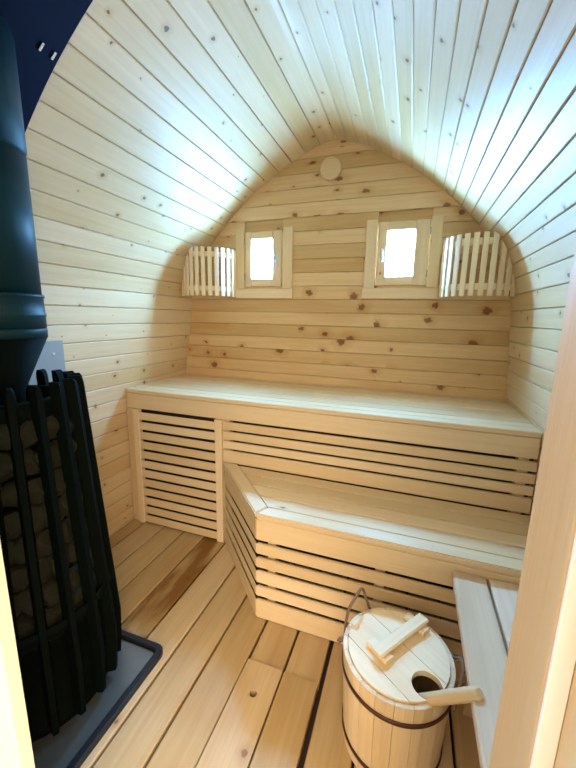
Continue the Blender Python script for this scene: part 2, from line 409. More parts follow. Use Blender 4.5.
mb = MB(); mb.box(HX0 + 0.01, HX1 - 0.012, 0.30, 0.36, -0.0335, -0.0265, 0, 'x'); mb.build('batten', W_FLOOR, hatch)

# ------------------------------------------------------------------ windows
def window(num, gx0, gx1, gz0, gz1, sx0, sx1, sz0, sz1, tx, tz, handle_side):
    w = bpy.data.objects.new('window_%d' % num, None); C.objects.link(w); w.location = ((sx0 + sx1) / 2, YB, sz0); w.matrix_basis.translation = w.location
    struct(w)
    # casing boards on the wall around the sash
    yt0, yt1 = YB - 0.014, YB - 0.0005
    (t0, t1, t2, t3), (z0, z1, z2) = tx, tz
    mb = MB(); mb.box(t0, t1, yt0, yt1, z1, z2, 0.003, 'z'); mb.box(t2, t3, yt0, yt1, z1, z2, 0.003, 'z')
    mb.box(t0 - 0.004, t3 + 0.004, yt0, yt1, z0, z1 - 0.0015, 0.003, 'x')
    mb.build('window_casing', W_TRIM, w)
    # fixed frame through the wall: four lining boards
    yo = YB + 0.080; k = 0.014
    mb = MB(); o0, o1 = sx0 - 0.006, sx1 + 0.006; q0, q1 = sz0 - 0.004, sz1 + 0.005
    mb.box(o0, o0 + k, YB + 0.028, yo, q0, q1, 0.002, 'z'); mb.box(o1 - k, o1, YB + 0.028, yo, q0, q1, 0.002, 'z')
    mb.box(o0 + k, o1 - k, YB + 0.028, yo, q0, q0 + k, 0.002, 'x'); mb.box(o0 + k, o1 - k, YB + 0.028, yo, q1 - k, q1, 0.002, 'x')
    mb.build('window_frame', W_TRIM, w)
    # opening sash
    mb = MB(); y0, y1 = YB - 0.008, YB + 0.026
    mb.box(sx0, gx0, y0, y1, sz0, sz1, 0.005, 'z', 0.8); mb.box(gx1, sx1, y0, y1, sz0, sz1, 0.005, 'z', 0.7)
    mb.box(gx0, gx1, y0, y1, sz0, gz0, 0.005, 'x', 0.75); mb.box(gx0, gx1, y0, y1, gz1, sz1, 0.005, 'x', 0.6)
    sash = mb.build('sash', W_TRIM, w)
    mb = MB(); mb.box(gx0 - 0.002, gx1 + 0.002, YB + 0.012, YB + 0.016, gz0 - 0.002, gz1 + 0.002, 0)
    mb.build('pane', M_GLASS, sash)
    hx = (gx1 + 0.022) if handle_side > 0 else (gx0 - 0.022); hz = (gz0 + gz1) / 2
    mb = MB(); mb.box(hx - 0.008, hx + 0.008, y0 - 0.006, y0 - 0.0005, hz - 0.028, hz + 0.028, 0.002, 'z')
    mb.tube([(hx, y0 - 0.006, hz + 0.008), (hx, y0 - 0.022, hz + 0.008), (hx, y0 - 0.026, hz + 0.002), (hx, y0 - 0.026, hz - 0.045)], 0.006, 10)
    h = mb.build('window_handle', M_HANDLE, w); h['label'] = 'bright metal window handle'
    ex = sx0 - 0.002 if handle_side > 0 else sx1 + 0.002
    for zz in (sz0 + 0.06, sz1 - 0.06):
        mb = MB(); mb.tube([(ex, y0 - 0.003, zz - 0.018), (ex, y0 - 0.003, zz + 0.018)], 0.0045, 10); mb.build('hinge', M_HANDLE, w)
    return w
window(1, -0.504, -0.365, 1.484, 1.719, -0.550, -0.304, 1.434, 1.763, (-0.613, -0.553, -0.294, -0.231), (1.360, 1.421, 1.779), 1)
window(2, 0.322, 0.466, 1.484, 1.724, 0.272, 0.541, 1.434, 1.772, (0.204, 0.266, 0.543, 0.602), (1.360, 1.421, 1.785), -1)

# round vent cover near the top of the back wall
mb = MB(); mb.lathe(0, 0, [(0, 0), (0.062, 0), (0.062, 0.014), (0.056, 0.020), (0, 0.020)], 48)
for v in mb.bm.verts: v.co = Vector((-0.013 + v.co.x, YB - 0.001 - v.co.z, 2.073 + v.co.y))
for f in mb.bm.faces:
    if f.calc_area() > 0.00005 :
        f.smooth = False
        for l in f.loops: l[mb.uv].uv = (l.vert.co.x + 5, l.vert.co.z + 5)
o = mb.build('vent_cover', W_TRIM, None, (-0.013, YB, 2.073))
tag(o, 'round wooden vent cover high on the back wall under the ceiling peak', 'vent cover')

# ------------------------------------------------------------------ slatted corner lamp shades
def corner_shade(side, label):
    b = 1.365 if side > 0 else 1.368
    t = thing('corner_lamp_shade', label, 'lamp shade', (side * 0.80, 2.05, b), 'slatted corner lamp shades')
    # plan curve from the back wall, bulging into the room, to the side wall
    pts = [(0.612, YB - 0.0008), (0.612, 2.06), (0.640, 1.995), (0.69, 1.95), (0.76, 1.925), (0.83, 1.925), (0.89, 1.945), (0.944, 1.988)]
    cur = catmull(pts, 20); acc = [0]
    for a, c in zip(cur, cur[1:]): acc.append(acc[-1] + math.hypot(c[0] - a[0], c[1] - a[1]))
    tot = acc[-1]
    def at(d):
        for i in range(len(acc) - 1):
            if acc[i + 1] >= d:
                f = (d - acc[i]) / (acc[i + 1] - acc[i]); p = cur[i]; q = cur[i + 1]
                tx, ty = q[0] - p[0], q[1] - p[1]; l = math.hypot(tx, ty)
                return Vector((p[0] + tx * f, p[1] + ty * f, 0)), Vector((tx / l, ty / l, 0))
        return Vector((*cur[-1], 0)), Vector((1, 0, 0))
    n = 12; top = 1.655; w = 0.0245
    S = Vector((side, 1, 1))
    def zlim(x, clear=0.006):
        z = top
        while abs(xw(z, side)) < x + clear and z > b + 0.02: z -= 0.003
        return z
    for i in range(n):
        d = w / 2 + 0.001 + (tot - w - 0.004) * i / (n - 1); p, tg = at(d); nr = Vector((tg.y, -tg.x, 0))
        if nr.y > 0 and nr.x > 0: nr = -nr
        a = p - tg * w / 2; c = p + tg * w / 2
        za, zc = zlim(a.x), zlim(c.x)
        ln = zc - b if zc < za else za - b
        mb = MB()
        def pt(q, z, off): v = q + nr * off; return Vector((v.x * side, v.y, z))
        ring = lambda f: None
        A = [pt(a, b, 0), pt(c, b, 0), pt(c, b, -0.009), pt(a, b, -0.009)]
        B = [pt(a, za, 0), pt(c, zc, 0), pt(c, zc, -0.009), pt(a, za, -0.009)]
        mb.prism(A, B, Z, X); bmesh.ops.bevel(mb.bm, geom=list(mb.bm.edges), offset=0.0015, segments=1, affect='EDGES')
        mb.build('slat', W_SHADE, t)
    for z0 in (b + 0.03, top - 0.055):
        mb = MB(); ring = []
        N = 40; pr = None
        for i in range(N + 1):
            p, tg = at(tot * i / N * 0.999); nr = Vector((tg.y, -tg.x, 0))
            if p.x > abs(xw(z0 + 0.03, side)) - 0.012: break
            inn = p - nr * 0.0095; out = p - nr * 0.021
            if nr.dot(Vector((-0.6, -1, 0))) < 0: inn = p + nr * 0.0095; out = p + nr * 0.021
            cs = [Vector((q.x * side, q.y, z)) for q, z in ((inn, z0), (out, z0), (out, z0 + 0.03), (inn, z0 + 0.03))]
            cs = [mb.bm.verts.new(c) for c in cs]
            if pr:
                for k in range(4):
                    j = (k + 1) % 4; mb.face([pr[k], pr[j], cs[j], cs[k]], [(i * .02, k * .03), (i * .02, k * .03 + .03), (i * .02 + .02, k * .03 + .03), (i * .02 + .02, k * .03)], 0.4)
            else: mb.face(cs, [(0, 0)] * 4, 0.4)
            pr = cs
        mb.face(pr, [(0, 0)] * 4, 0.4)
        mb.build('batten', W_SHADE, t)
corner_shade(-1, 'slatted wooden corner lamp shade in the back left corner, left of the left window')
corner_shade(1, 'slatted wooden corner lamp shade in the back right corner, right of the right window')

# ------------------------------------------------------------------ upper bench
FY = 1.5506
ub = thing('upper_bench', 'long pale wooden upper bench along the back wall with slatted front', 'bench', (0, 1.84, 0.0))
ztop = 0.828; ys = [FY - 0.004, FY + 0.062, FY + 0.128, FY + 0.218, FY + 0.308, FY + 0.398, FY + 0.488, YB - 0.003]
for i, (a, c) in enumerate(zip(ys, ys[1:])):
    mb = MB(); zt = ztop
    mb.board((-1.029, a + 0.0025, ztop - 0.024), X, Y, Z, 2.026, c - a - 0.005, 0.024, 0.004)
    mb.build('seat_board', W_BENCH, ub)
mb = MB(); mb.box(-1.029, 0.997, FY, FY + 0.024, 0.716, ztop - 0.0255, 0.003); mb.build('fascia', W_BENCH, ub)
for za, zb in ((0.663, 0.704), (0.610, 0.652), (0.559, 0.599), (0.481, 0.548)):
    mb = MB(); mb.box(-0.405, 1.000, FY, FY + 0.013, za, zb, 0.002); mb.build('slat', W_BENCH, ub)
for xp in (-0.39, 0.955):
    mb = MB(); mb.box(xp - 0.02, xp + 0.02, FY + 0.0135, FY + 0.05, 0.0, 0.714, 0.002, 'z'); mb.build('support_post', W_BENCH, ub)
mb = MB(); mb.box(-0.405, 1.000, FY + 0.051, FY + 0.06, 0.0, 0.714, 0, 'x', 0.0); o = mb.build('gap_shade_panel', M_DARK, ub)  # added dark sheet, paints the shade seen between the slats

# ------------------------------------------------------------------ louvred panel under the left end
lp = thing('louvre_panel', 'louvred wooden panel with twelve slats under the left end of the upper bench', 'louvre panel', (-0.69, FY, 0.0))
for xa, xb in ((-0.985, -0.944), (-0.449, -0.409)):
    mb = MB(); mb.box(xa, xb, FY - 0.012, FY + 0.020, 0.004, 0.7145, 0.003, 'z'); mb.build('stile', W_BENCH, lp)
nsl = 12; z0, z1 = 0.010, 0.712
for i in range(nsl):
    zc = z0 + (z1 - z0) * (i + 0.5) / nsl; h = (z1 - z0) / nsl
    mb = MB(); mb.board((-0.9435, FY + 0.001, zc - h / 2 + 0.001), X, Vector((0, 0.05, 1)), Vector((0, -1, 0.05)), 0.494, h - 0.0155, 0.008, 0.002)
    mb.build('slat', W_BENCH, lp)
mb = MB(); mb.box(-1.038, -0.988, FY, FY + 0.020, 0.002, 0.7145, 0.003, 'z'); o = mb.build('filler_strip', W_BENCH, ub)
mb = MB(); mb.box(-0.985, -0.410, FY + 0.040, FY + 0.049, 0.0, 0.7145, 0, 'x', 0.0); mb.build('gap_shade_panel', M_DARK, ub)  # added dark sheet, paints the shade between the louvres

# ------------------------------------------------------------------ lower bench with its slanted end
lb = thing('lower_bench', 'lower wooden step bench with slatted front and slanted left end', 'bench', (0.3, 1.35, 0.0))
LY = 1.157; CX = -0.036; AX = -0.402; SZ = 0.483
dv = Vector((CX - AX, LY - FY + 0.002, 0)); dl = dv.length; dv.normalize(); nv = Vector((dv.y, -dv.x, 0))   # along the slant; nv points out to the room
if nv.x > 0: nv = -nv
RX = 1.001
bands = ((0.366, SZ - 0.0), (0.303, 0.351), (0.241, 0.287), (0.170, 0.225), (0.107, 0.154), (0.002, 0.090))
for i, (za, zb) in enumerate(bands):
    th = 0.024 if i == 0 else 0.013
    mb = MB()
    # front board, mitred at the corner
    m = th * math.tan((PI / 4) / 2)
    A = [Vector(p) for p in ((CX, LY, za), (CX + m, LY + th, za), (CX + m, LY + th, zb), (CX, LY, zb))]
    B = [Vector((RX, p.y, p.z)) for p in A]
    zt = zb - (0.0 if i else 0.024)
    for q in A + B:
        if abs(q.z - zb) < 1e-6: q.z = zt
    mb.prism(A, B, X, Z); bmesh.ops.bevel(mb.bm, geom=[e for e in mb.bm.edges], offset=0.003, segments=2, affect='EDGES')
    mb.build('front_board', W_BENCH, lb)
    mb = MB(); o0 = Vector((AX, FY - 0.002, 0)); inn = -nv
    tf = th; m0 = m
    if i: th = 0.006; m = th * math.tan(PI / 8); za += 0.002 if za > 0.01 else 0.0; zt -= 0.004
    e = o0 + dv * dl
    # slanted board from the upper bench to the corner
    p_out0 = o0; p_in0 = o0 + inn * th + dv * (-inn.y * th / dv.y) if False else Vector((AX + th * 1.37, FY - 0.002, 0))
    A = [p_out0.copy(), p_in0.copy(), p_in0.copy(), p_out0.copy()]
    cin = Vector((CX + m, LY + th, 0))
    B = [e.copy(), cin.copy(), cin.copy(), e.copy()]
    for R in (A, B):
        for k in range(4): R[k] = Vector((R[k].x, R[k].y, za if k < 2 else zt))
    B = [v - dv * 0.0012 for v in B]
    mb.prism(A, B, dv, Z); bmesh.ops.bevel(mb.bm, geom=[e_ for e_ in mb.bm.edges], offset=0.003, segments=2, affect='EDGES')
    mb.build('slanted_board', W_BENCH, lb)
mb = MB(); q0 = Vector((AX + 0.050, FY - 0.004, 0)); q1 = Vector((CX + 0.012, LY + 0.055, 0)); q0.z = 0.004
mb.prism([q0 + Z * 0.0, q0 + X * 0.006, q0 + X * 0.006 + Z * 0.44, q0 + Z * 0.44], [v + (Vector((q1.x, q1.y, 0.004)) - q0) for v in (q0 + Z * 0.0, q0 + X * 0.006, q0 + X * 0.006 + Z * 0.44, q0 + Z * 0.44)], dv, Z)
mb.build('gap_shade_panel', M_DARK, lb)  # added dark sheet for shade behind the slanted boards, no real panel
# cap boards on top: front and slanted, mitred
cw = 0.062; zc0, zc1 = SZ - 0.0235, SZ
m = cw * math.tan(PI / 8)
def capring(p, q, z0, z1): return [Vector((*p, z0)), Vector((*q, z0)), Vector((*q, z1)), Vector((*p, z1))]
mb = MB(); mb.prism(capring((CX + 0.001, LY - 0.003), (CX + m + 0.001, LY + cw), zc0, zc1), capring((RX, LY - 0.003), (RX, LY + cw), zc0, zc1), X, Y)
bmesh.ops.bevel(mb.bm, geom=list(mb.bm.edges), offset=0.005, segments=3, affect='EDGES'); mb.build('front_cap', W_BENCH, lb)
mb = MB(); s0 = Vector((AX - 0.003, FY - 0.002, 0)); s1 = Vector((AX + cw * 1.37, FY - 0.002, 0)); c0 = Vector((CX - 0.0015, LY - 0.002, 0)); c1 = Vector((CX + m - 0.0015, LY + cw, 0))
mb.prism(capring(s0[:2], s1[:2], zc0, zc1), capring(c0[:2], c1[:2], zc0, zc1), dv, -nv)
bmesh.ops.bevel(mb.bm, geom=list(mb.bm.edges), offset=0.005, segments=3, affect='EDGES'); mb.build('slanted_cap', W_BENCH, lb)
yr = [LY + cw + 0.004, 1.302, 1.386, 1.470, FY - 0.002]
for a, c in zip(yr, yr[1:]):
    mb = MB(); ya, yc = a + 0.0028, c - 0.0028
    fx = lambda y: s1.x + (c1.x - s1.x) * (y - s1.y) / (c1.y - s1.y) + 0.005
    mb.board((fx(ya), ya, SZ - 0.029), X, Y, Z, RX - fx(ya), yc - ya, 0.024, 0.003, None, fx(yc) - fx(ya), 0)
    mb.build('seat_board', W_BENCH, lb)
for (px, py) in ((CX + 0.062, LY + 0.040), (0.45, LY + 0.046), (0.93, LY + 0.046)):
    mb = MB(); mb.box(px - 0.018, px + 0.018, py - 0.0205, py + 0.0205, 0.0, SZ - 0.03, 0.002, 'z'); mb.build('support_post', W_BENCH, lb)

# ------------------------------------------------------------------ grey side bench along the right wall
sb = thing('side_bench', 'low side bench of two pale grey scrubbed boards along the right wall', 'bench', (0.8, 0.73, 0.0))
for xa, xb in ((0.680, 0.779), (0.787, 0.880)):
    mb = MB(); mb.box(xa, xb, 0.312, LY - 0.005, 0.405, 0.435, 0.004, 'y'); mb.build('seat_board', W_GREY, sb)
for yy in (0.40, 1.05):
    mb = MB(); mb.box(0.735, 0.965, yy, yy + 0.035, 0.365, 0.4045, 0.002, 'x'); mb.build('cross_rail', W_GREY, sb)
    mb = MB(); mb.box(0.90, 0.96, yy, yy + 0.035, 0.0, 0.3645, 0.002, 'z'); mb.build('leg', W_GREY, sb)
    mb = MB(); mb.box(0.745, 0.785, yy, yy + 0.035, 0.0, 0.3645, 0.002, 'z'); mb.build('leg', W_GREY, sb)

# ------------------------------------------------------------------ stove, its tray, stones and pipe
SX, SY = -0.61, 0.67
tray = thing('floor_tray', 'grey sheet metal tray with raised black edge under the stove', 'tray', (SX, SY, 0.0))
def rrect(x0, x1, y0, y1, r, n=6):
    out = []
    for cx, cy, a in ((x1 - r, y1 - r, 0), (x0 + r, y1 - r, 90), (x0 + r, y0 + r, 180), (x1 - r, y0 + r, 270)):
        for i in range(n + 1):
            t = math.radians(a + 90 * i / n); out.append((cx + r * math.cos(t), cy + r * math.sin(t)))
    return out
TX0, TX1, TY0, TY1 = -0.94, -0.290, 0.345, 0.905
mb = MB(); mb.poly(rrect(TX0 + 0.028, TX1 - 0.028, TY0 + 0.028, TY1 - 0.028, 0.02), 0.001, 0.008, (1, 0)); mb.build('tray_sheet', M_TRAY, tray)
mb = MB(); a = rrect(TX0, TX1, TY0, TY1, 0.035); c = rrect(TX0 + 0.026, TX1 - 0.026, TY0 + 0.026, TY1 - 0.026, 0.018)
n = len(a)
va = [[mb.bm.verts.new((x, y, z)) for x, y in ring] for ring, z in ((a, 0.001), (a, 0.016), ([(p[0] * .8 + q[0] * .2, p[1] * .8 + q[1] * .2) for p, q in zip(a, c)], 0.020), ([(p[0] * .2 + q[0] * .8, p[1] * .2 + q[1] * .8) for p, q in zip(a, c)], 0.020), (c, 0.016), (c, 0.001))]
for r0, r1 in zip(va, va[1:] + va[:1]):
    for i in range(n): mb.face([r0[i], r0[(i + 1) % n], r1[(i + 1) % n], r1[i]], [(0, 0)] * 4, 0.5)
mb.build('tray_rim', M_TRAYRIM, tray)

st = thing('sauna_stove', 'black wood-burning sauna stove with a tall cage of vertical steel fins', 'stove', (SX, SY, 0.0085))
mb = MB(); mb.lathe(SX, SY, [(0, 0.0085), (0.205, 0.0085), (0.205, 0.03), (0.195, 0.05), (0.19, 0.30), (0.205, 0.305), (0.205, 0.325), (0, 0.325)], 40); mb.build('firebox', M_STEEL, st)
mb = MB(); mb.lathe(SX, SY, [(0.125, 0.3255), (0.115, 0.93), (0.05, 0.95), (0.0, 0.95), (0.0, 0.3255)], 32); mb.build('inner_flue', M_STEEL, st)
mb = MB(); mb.lathe(SX, SY, [(0.125, 0.955), (0.170, 0.955), (0.170, 1.005), (0.162, 1.010), (0.125, 1.010)], 40, True); mb.build('top_ring', M_STEEL, st)
mb = MB(); mb.lathe(SX, SY, [(0.221, 0.345), (0.229, 0.345), (0.226, 0.375), (0.218, 0.375)], 40, True); mb.build('cage_ring', M_STEEL, st)
NF = 20
for i in range(NF):
    a = 2 * PI * (i + 0.35) / NF; rd = Vector((math.cos(a), math.sin(a), 0)); tg = Vector((-rd.y, rd.x, 0))
    zb, zt = 0.0085, 1.058; rb, rt = 0.250, 0.198; w = 0.0135
    mb = MB()
    def ringat(z, ro, ri, ww): 
        c = Vector((SX, SY, z)); return [c + rd * ro + tg * ww * 0.55, c + rd * ri + tg * ww, c + rd * ri - tg * ww, c + rd * ro - tg * ww * 0.55]
    lev = [(0.03, rb - 0.012, 0.0, w), (0.10, rb - 0.006, 0, w), (0.20, rb - 0.002, 0, w), (0.60, (rb + rt) / 2, 0, w), (1.035, rt, 0, w), (1.052, rt - 0.003, 0, w * 0.75), (1.060, rt - 0.008, 0, w * 0.4)]
    prev = None
    for z, ro, _, ww in lev:
        ri = ro - 0.030
        cur = [mb.bm.verts.new(p) for p in ringat(z, ro, ri, ww)]
        if prev:
            for k in range(4): mb.face([prev[k], prev[(k + 1) % 4], cur[(k + 1) % 4], cur[k]], [(0, 0)] * 4, 0.5)
        else: mb.face(cur, [(0, 0)] * 4, 0.5)
        prev = cur
    mb.face(prev, [(0, 0)] * 4, 0.5)
    mb.build('fin', M_STEEL, st)

# stones packed between the flue and the fins, on the side that shows
proto = None; ns = 0
def stone_mesh(seed, rx, ry, rz):
    rnd = random.Random(seed); bm = bmesh.new(); bmesh.ops.create_icosphere(bm, subdivisions=3, radius=1)
    ph = [(Vector((rnd.gauss(0, 1), rnd.gauss(0, 1), rnd.gauss(0, 1))).normalized(), rnd.uniform(0.62, 0.92)) for _ in range(11)]
    for v in bm.verts:
        for nrm, d in ph:
            k = v.co.dot(nrm)
            if k > d: v.co -= nrm * (k - d) * 0.92
    for v in bm.verts: v.co = Vector((v.co.x * rx, v.co.y * ry, v.co.z * rz))
    for f in bm.faces: f.smooth = False
    me = bpy.data.meshes.new('stone'); bm.to_mesh(me); bm.free(); me.materials.append(M_STONE); return me
SM = [stone_mesh(k, 0.034, 0.045, 0.044) for k in range(8)]
zr = 0.366
row = 0
while zr < 0.93:
    rr = 0.168 - 0.012 * (zr - 0.35) / 0.55
    for k in range(11):
        ang = math.radians(-95 + 190 * (k + 0.5 * (row % 2)) / 11)
        o = bpy.data.objects.new('stove_stone', SM[(k * 3 + row * 5) % 8]); C.objects.link(o)
        o.location = (SX + rr * math.cos(ang), SY + rr * math.sin(ang), zr + random.uniform(-0.002, 0.002)); o.rotation_euler = (random.uniform(-0.2, 0.2), random.uniform(-0.2, 0.2), ang)
        tag(o, 'dark olive stone packed behind the fins of the black stove', 'stone', 'stones in the stove cage')
    zr += 0.0805; row += 1

def cut_to_ceiling(mb):
    # the top of the pipe meets the sloping shield
    for v in mb.bm.verts:
        if v.co.z > 2.0:
            s = s_at(1.6, -1)
            while at_s(s)[0][0] < v.co.x: s += 0.004
            p, nn = at_s(s); v.co.z = p[1] + nn[1] * 0.018 - 0.014 * abs(nn[0] / nn[1]) 
pipe = thing('chimney_pipe', 'black chimney pipe with funnel collar rising from the stove to the ceiling', 'chimney pipe', (SX, SY, 1.0))
R = 0.114
mb = MB(); mb.lathe(SX, SY, [(0, 0.9505), (0.045, 0.9505), (0.045, 1.02), (0.115, 1.178), (0.0, 1.178)], 48); mb.build('funnel', M_STEEL, pipe)
mb = MB(); mb.lathe(SX, SY, [(0.0, 1.1785), (0.116, 1.1785), (0.1165, 1.20), (0.114, 1.206), (0.0, 1.206)], 48); mb.build('collar', M_PIPE, pipe)
mb = MB(); mb.lathe(SX, SY, [(0.0, 1.2065), (R + 0.002, 1.2065), (R + 0.002, 1.235), (R + 0.004, 1.238), (R + 0.004, 1.246), (R + 0.002, 1.249), (R + 0.001, 1.288), (R + 0.004, 1.291), (R + 0.004, 1.297), (R - 0.001, 1.300), (0.0, 1.300)], 64); mb.build('lower_sleeve', M_PIPE, pipe)
mb = MB(); mb.lathe(SX, SY, [(0.0, 1.3005), (R - 0.002, 1.3005), (R - 0.002, 1.66), (0.0, 1.66)], 64); mb.build('pipe_section', M_PIPE, pipe)
mb = MB(); mb.lathe(SX, SY, [(0.0, 1.6605), (R - 0.002, 1.6605), (R - 0.002, 1.672), (R, 1.674), (R, 2.08), (0.0, 2.08)], 64); cut_to_ceiling(mb); mb.build('pipe_section', M_PIPE, pipe)

# dark shield bent along the ceiling round the pipe
hs = thing('ceiling_heat_shield', 'dark blue-black heat shield sheet on the sloping ceiling behind the pipe', 'heat shield', (-0.55, 0.6, 1.9))
sA, sB = s_at(1.715, -1), s_at(2.13, -1); ya, yb = 0.32, 0.848; rc = 0.06; off = 0.014
mb = MB(); ks = 26
grid = []
for i in range(ks + 1):
    s = sA + (sB - sA) * i / ks; p, nn = at_s(s)
    ye = yb + 0.03 * (1 - i / ks)
    q = s - sA
    if q < rc: ye -= rc - math.sqrt(max(0, rc * rc - (rc - q) ** 2))
    row = []
    for yv in (ya, (ya + ye) / 2, ye):
        row.append([mb.bm.verts.new((p[0] + nn[0] * d, yv, p[1] + nn[1] * d)) for d in (off, off - 0.002)])
    grid.append(row)
for r0, r1 in zip(grid, grid[1:]):
    for j in range(2):
        for d in (0, 1): mb.face([r0[j][d], r0[j + 1][d], r1[j + 1][d], r1[j][d]], [(0, 0)] * 4, 0.5, True)
    for j in (0, 2): mb.face([r0[j][0], r0[j][1], r1[j][1], r1[j][0]], [(0, 0)] * 4, 0.5)
for r0 in (grid[0], grid[-1]):
    for j in range(2): mb.face([r0[j][0], r0[j + 1][0], r0[j + 1][1], r0[j][1]], [(0, 0)] * 4, 0.5)
mb.build('shield_sheet', M_SHIELD, hs)
def on_shield(z, y, d):
    p, nn = at_s(s_at(z, -1)); return Vector((p[0] + nn[0] * d, y, p[1] + nn[1] * d)), Vector((nn[0], 0, nn[1])), at_tan(s_at(z, -1))
for yv in (0.812, 0.847):
    p, nn, tg = on_shield(1.962, yv, off + 0.0002); mb = MB()
    mb.board(p - tg * 0.011 - Y * 0.003, tg, Y, nn, 0.022, 0.006, 0.002, 0.0005); o = mb.build('slot', M_SCREW, hs); o['label'] = 'pale slot in the dark shield'
for zz in (1.86, 2.06):
    p, nn, tg = on_shield(zz, 0.60, 0.0005); mb = MB(); mb.tube([p, p + nn * (off - 0.003)], 0.008, 10); mb.build('spacer', M_STEEL, hs)
    p, nn, tg = on_shield(zz, 0.40, 0.0005); mb = MB(); mb.tube([p, p + nn * (off - 0.003)], 0.008, 10); mb.build('spacer', M_STEEL, hs)

# grey heat plate on the left wall behind the stove
hp = thing('wall_heat_plate', 'light grey flat heat plate on the left wall behind the stove', 'heat plate', (-0.97, 0.74, 0.25))
mb = MB(); mb.box(-0.958, -0.9545, 0.345, 1.133, 0.25, 1.129, 0.0005, 'y'); mb.build('plate', M_PLATE, hp)
for yy, zz in ((1.085, 1.075), (1.085, 0.32), (0.40, 1.075), (0.40, 0.32)):
    mb = MB(); mb.tube([(-0.9543, yy, zz), (-0.952, yy, zz)], 0.006, 10); mb.build('screw', M_SCREW, hp)
    mb = MB(); mb.tube([(-0.9583, yy, zz), (xw(zz, -1) + 0.001, yy, zz)], 0.010, 10); mb.build('spacer', M_STEEL, hp)

# ------------------------------------------------------------------ bucket, lid and ladle
BX, BY = 0.523, 0.908
bk = thing('sauna_bucket', 'wooden stave bucket with dark red hoops and rope handle on the floor', 'bucket', (BX, BY, 0.0))
mb = MB(); NS = 20; rb, rt, H, tk = 0.139, 0.1535, 0.309, 0.011
for i in range(NS):
    a0, a1 = 2 * PI * (i + 0.012) / NS, 2 * PI * (i + 0.988) / NS
    def ring(z, r):
        return [Vector((BX + q * math.cos(a), BY + q * math.sin(a), z)) for q, a in ((r, a0), (r * 1.003, (a0 + a1) / 2), (r, a1), (r - tk, a1), (r - tk, a0))]
    mb.prism(ring(0.0, rb), ring(H, rt), Z, X)
mb.lathe(BX, BY, [(0, 0.02), (rb - tk, 0.02), (rb - tk, 0.035), (0, 0.035)], 40)
mb.build('tub', W_BUCKET, bk)
mb = MB(); mb.lathe(BX, BY, [(rt - tk + 0.0005, H - 0.0118), (rt - tk - 0.010, H - 0.0118), (rt - tk - 0.008, H - 0.026), (rt - tk - 0.0005, H - 0.026)], 48, True); mb.build('inner_ledge', W_BUCKET, bk)
rz = lambda z: rb + (rt - rb) * z / H
for z0 in (0.250, 0.040):
    h = 0.012; r0, r1 = rz(z0) + 0.0012, rz(z0 + h) + 0.0012
    mb = MB(); mb.lathe(BX, BY, [(r0, z0), (r0 + 0.003, z0), (r1 + 0.003, z0 + h), (r1, z0 + h)], 64, True); o = mb.build('hoop', M_HOOP, bk)
# rope bail: leaves one side of the bucket, loops up, passes behind the lid and ends in a loop on the other side
aL = math.radians(163); aR = math.radians(-12)
def rim(a, r, z): return (BX + r * math.cos(a), BY + r * math.sin(a), z)
ptsr = [rim(math.radians(166), 0.160, 0.258), rim(math.radians(163), 0.164, 0.285), rim(math.radians(160), 0.166, 0.315), rim(math.radians(155), 0.165, 0.345), rim(math.radians(147), 0.160, 0.375), rim(math.radians(140), 0.160, 0.392), rim(math.radians(136), 0.162, 0.385),
        rim(math.radians(132), 0.165, 0.36), rim(math.radians(127), 0.168, 0.325), rim(math.radians(120), 0.170, 0.285), rim(math.radians(100), 0.172, 0.260), rim(math.radians(70), 0.172, 0.262), rim(math.radians(40), 0.170, 0.275), rim(math.radians(22), 0.168, 0.285),
        rim(math.radians(12), 0.166, 0.312), rim(math.radians(3), 0.168, 0.338), rim(math.radians(-8), 0.169, 0.340), rim(math.radians(-18), 0.167, 0.312), rim(math.radians(-28), 0.165, 0.265)]
mb = MB(); mb.tube(catmull(ptsr, 6), lambda t: 0.0046, 8); mb.build('rope_handle', M_ROPE, bk)
mb = MB(); kp = [rim(math.radians(170), 0.160, 0.258), rim(math.radians(169), 0.172, 0.260)]
mb.tube([rim(math.radians(167), 0.156, 0.256), rim(math.radians(168), 0.164, 0.257), rim(math.radians(170), 0.172, 0.255), rim(math.radians(172), 0.176, 0.250)], lambda t: 0.008 - 0.003 * abs(t - .5), 10); mb.build('rope_knot', M_ROPE, bk)

LZ = H - 0.0115
lid = thing('bucket_lid', 'round pale plank lid with a notch and bar handle, on the bucket', 'lid', (BX, BY, LZ))
bd = Vector((0.60, 0.80)); pd = Vector((0.80, -0.60)); LR = 0.1395; nc = Vector((0.601, 0.830)); nr_ = 0.039
out = []
NP = 120
for i in range(NP):
    a = 2 * PI * i / NP; p = Vector((BX + LR * math.cos(a), BY + LR * math.sin(a)))
    if (p - nc).length < nr_ :
        continue
    out.append((a, p))
# start the outline just after the notch
angn = math.atan2(nc.y - BY, nc.x - BX) % (2 * PI)
out = sorted(out, key=lambda t: (t[0] - angn) % (2 * PI)); pts = [p for _, p in out]
e0, e1 = pts[-1] - nc, pts[0] - nc
t0, t1 = math.atan2(e0.y, e0.x), math.atan2(e1.y, e1.x)
cdir = math.atan2(BY - nc.y, BX - nc.x)
def arc(t0, t1, mid):
    d = (t1 - t0) % (2 * PI)
    if not ((mid - t0) % (2 * PI) < d): d -= 2 * PI
    return [t0 + d * k / 20 for k in range(1, 20)]
for t in arc(t0, t1, cdir): pts.append(nc + Vector((math.cos(t), math.sin(t))) * nr_)
def clip(poly, nrm, d):
    o = []
    for i in range(len(poly)):
        a, c = poly[i], poly[(i + 1) % len(poly)]; da, dc = a.dot(nrm) - d, c.dot(nrm) - d
        if da <= 0: o.append(a)
        if da * dc < 0: o.append(a + (c - a) * (da / (da - dc)))
    return o
bc = Vector((BX, BY)).dot(bd)
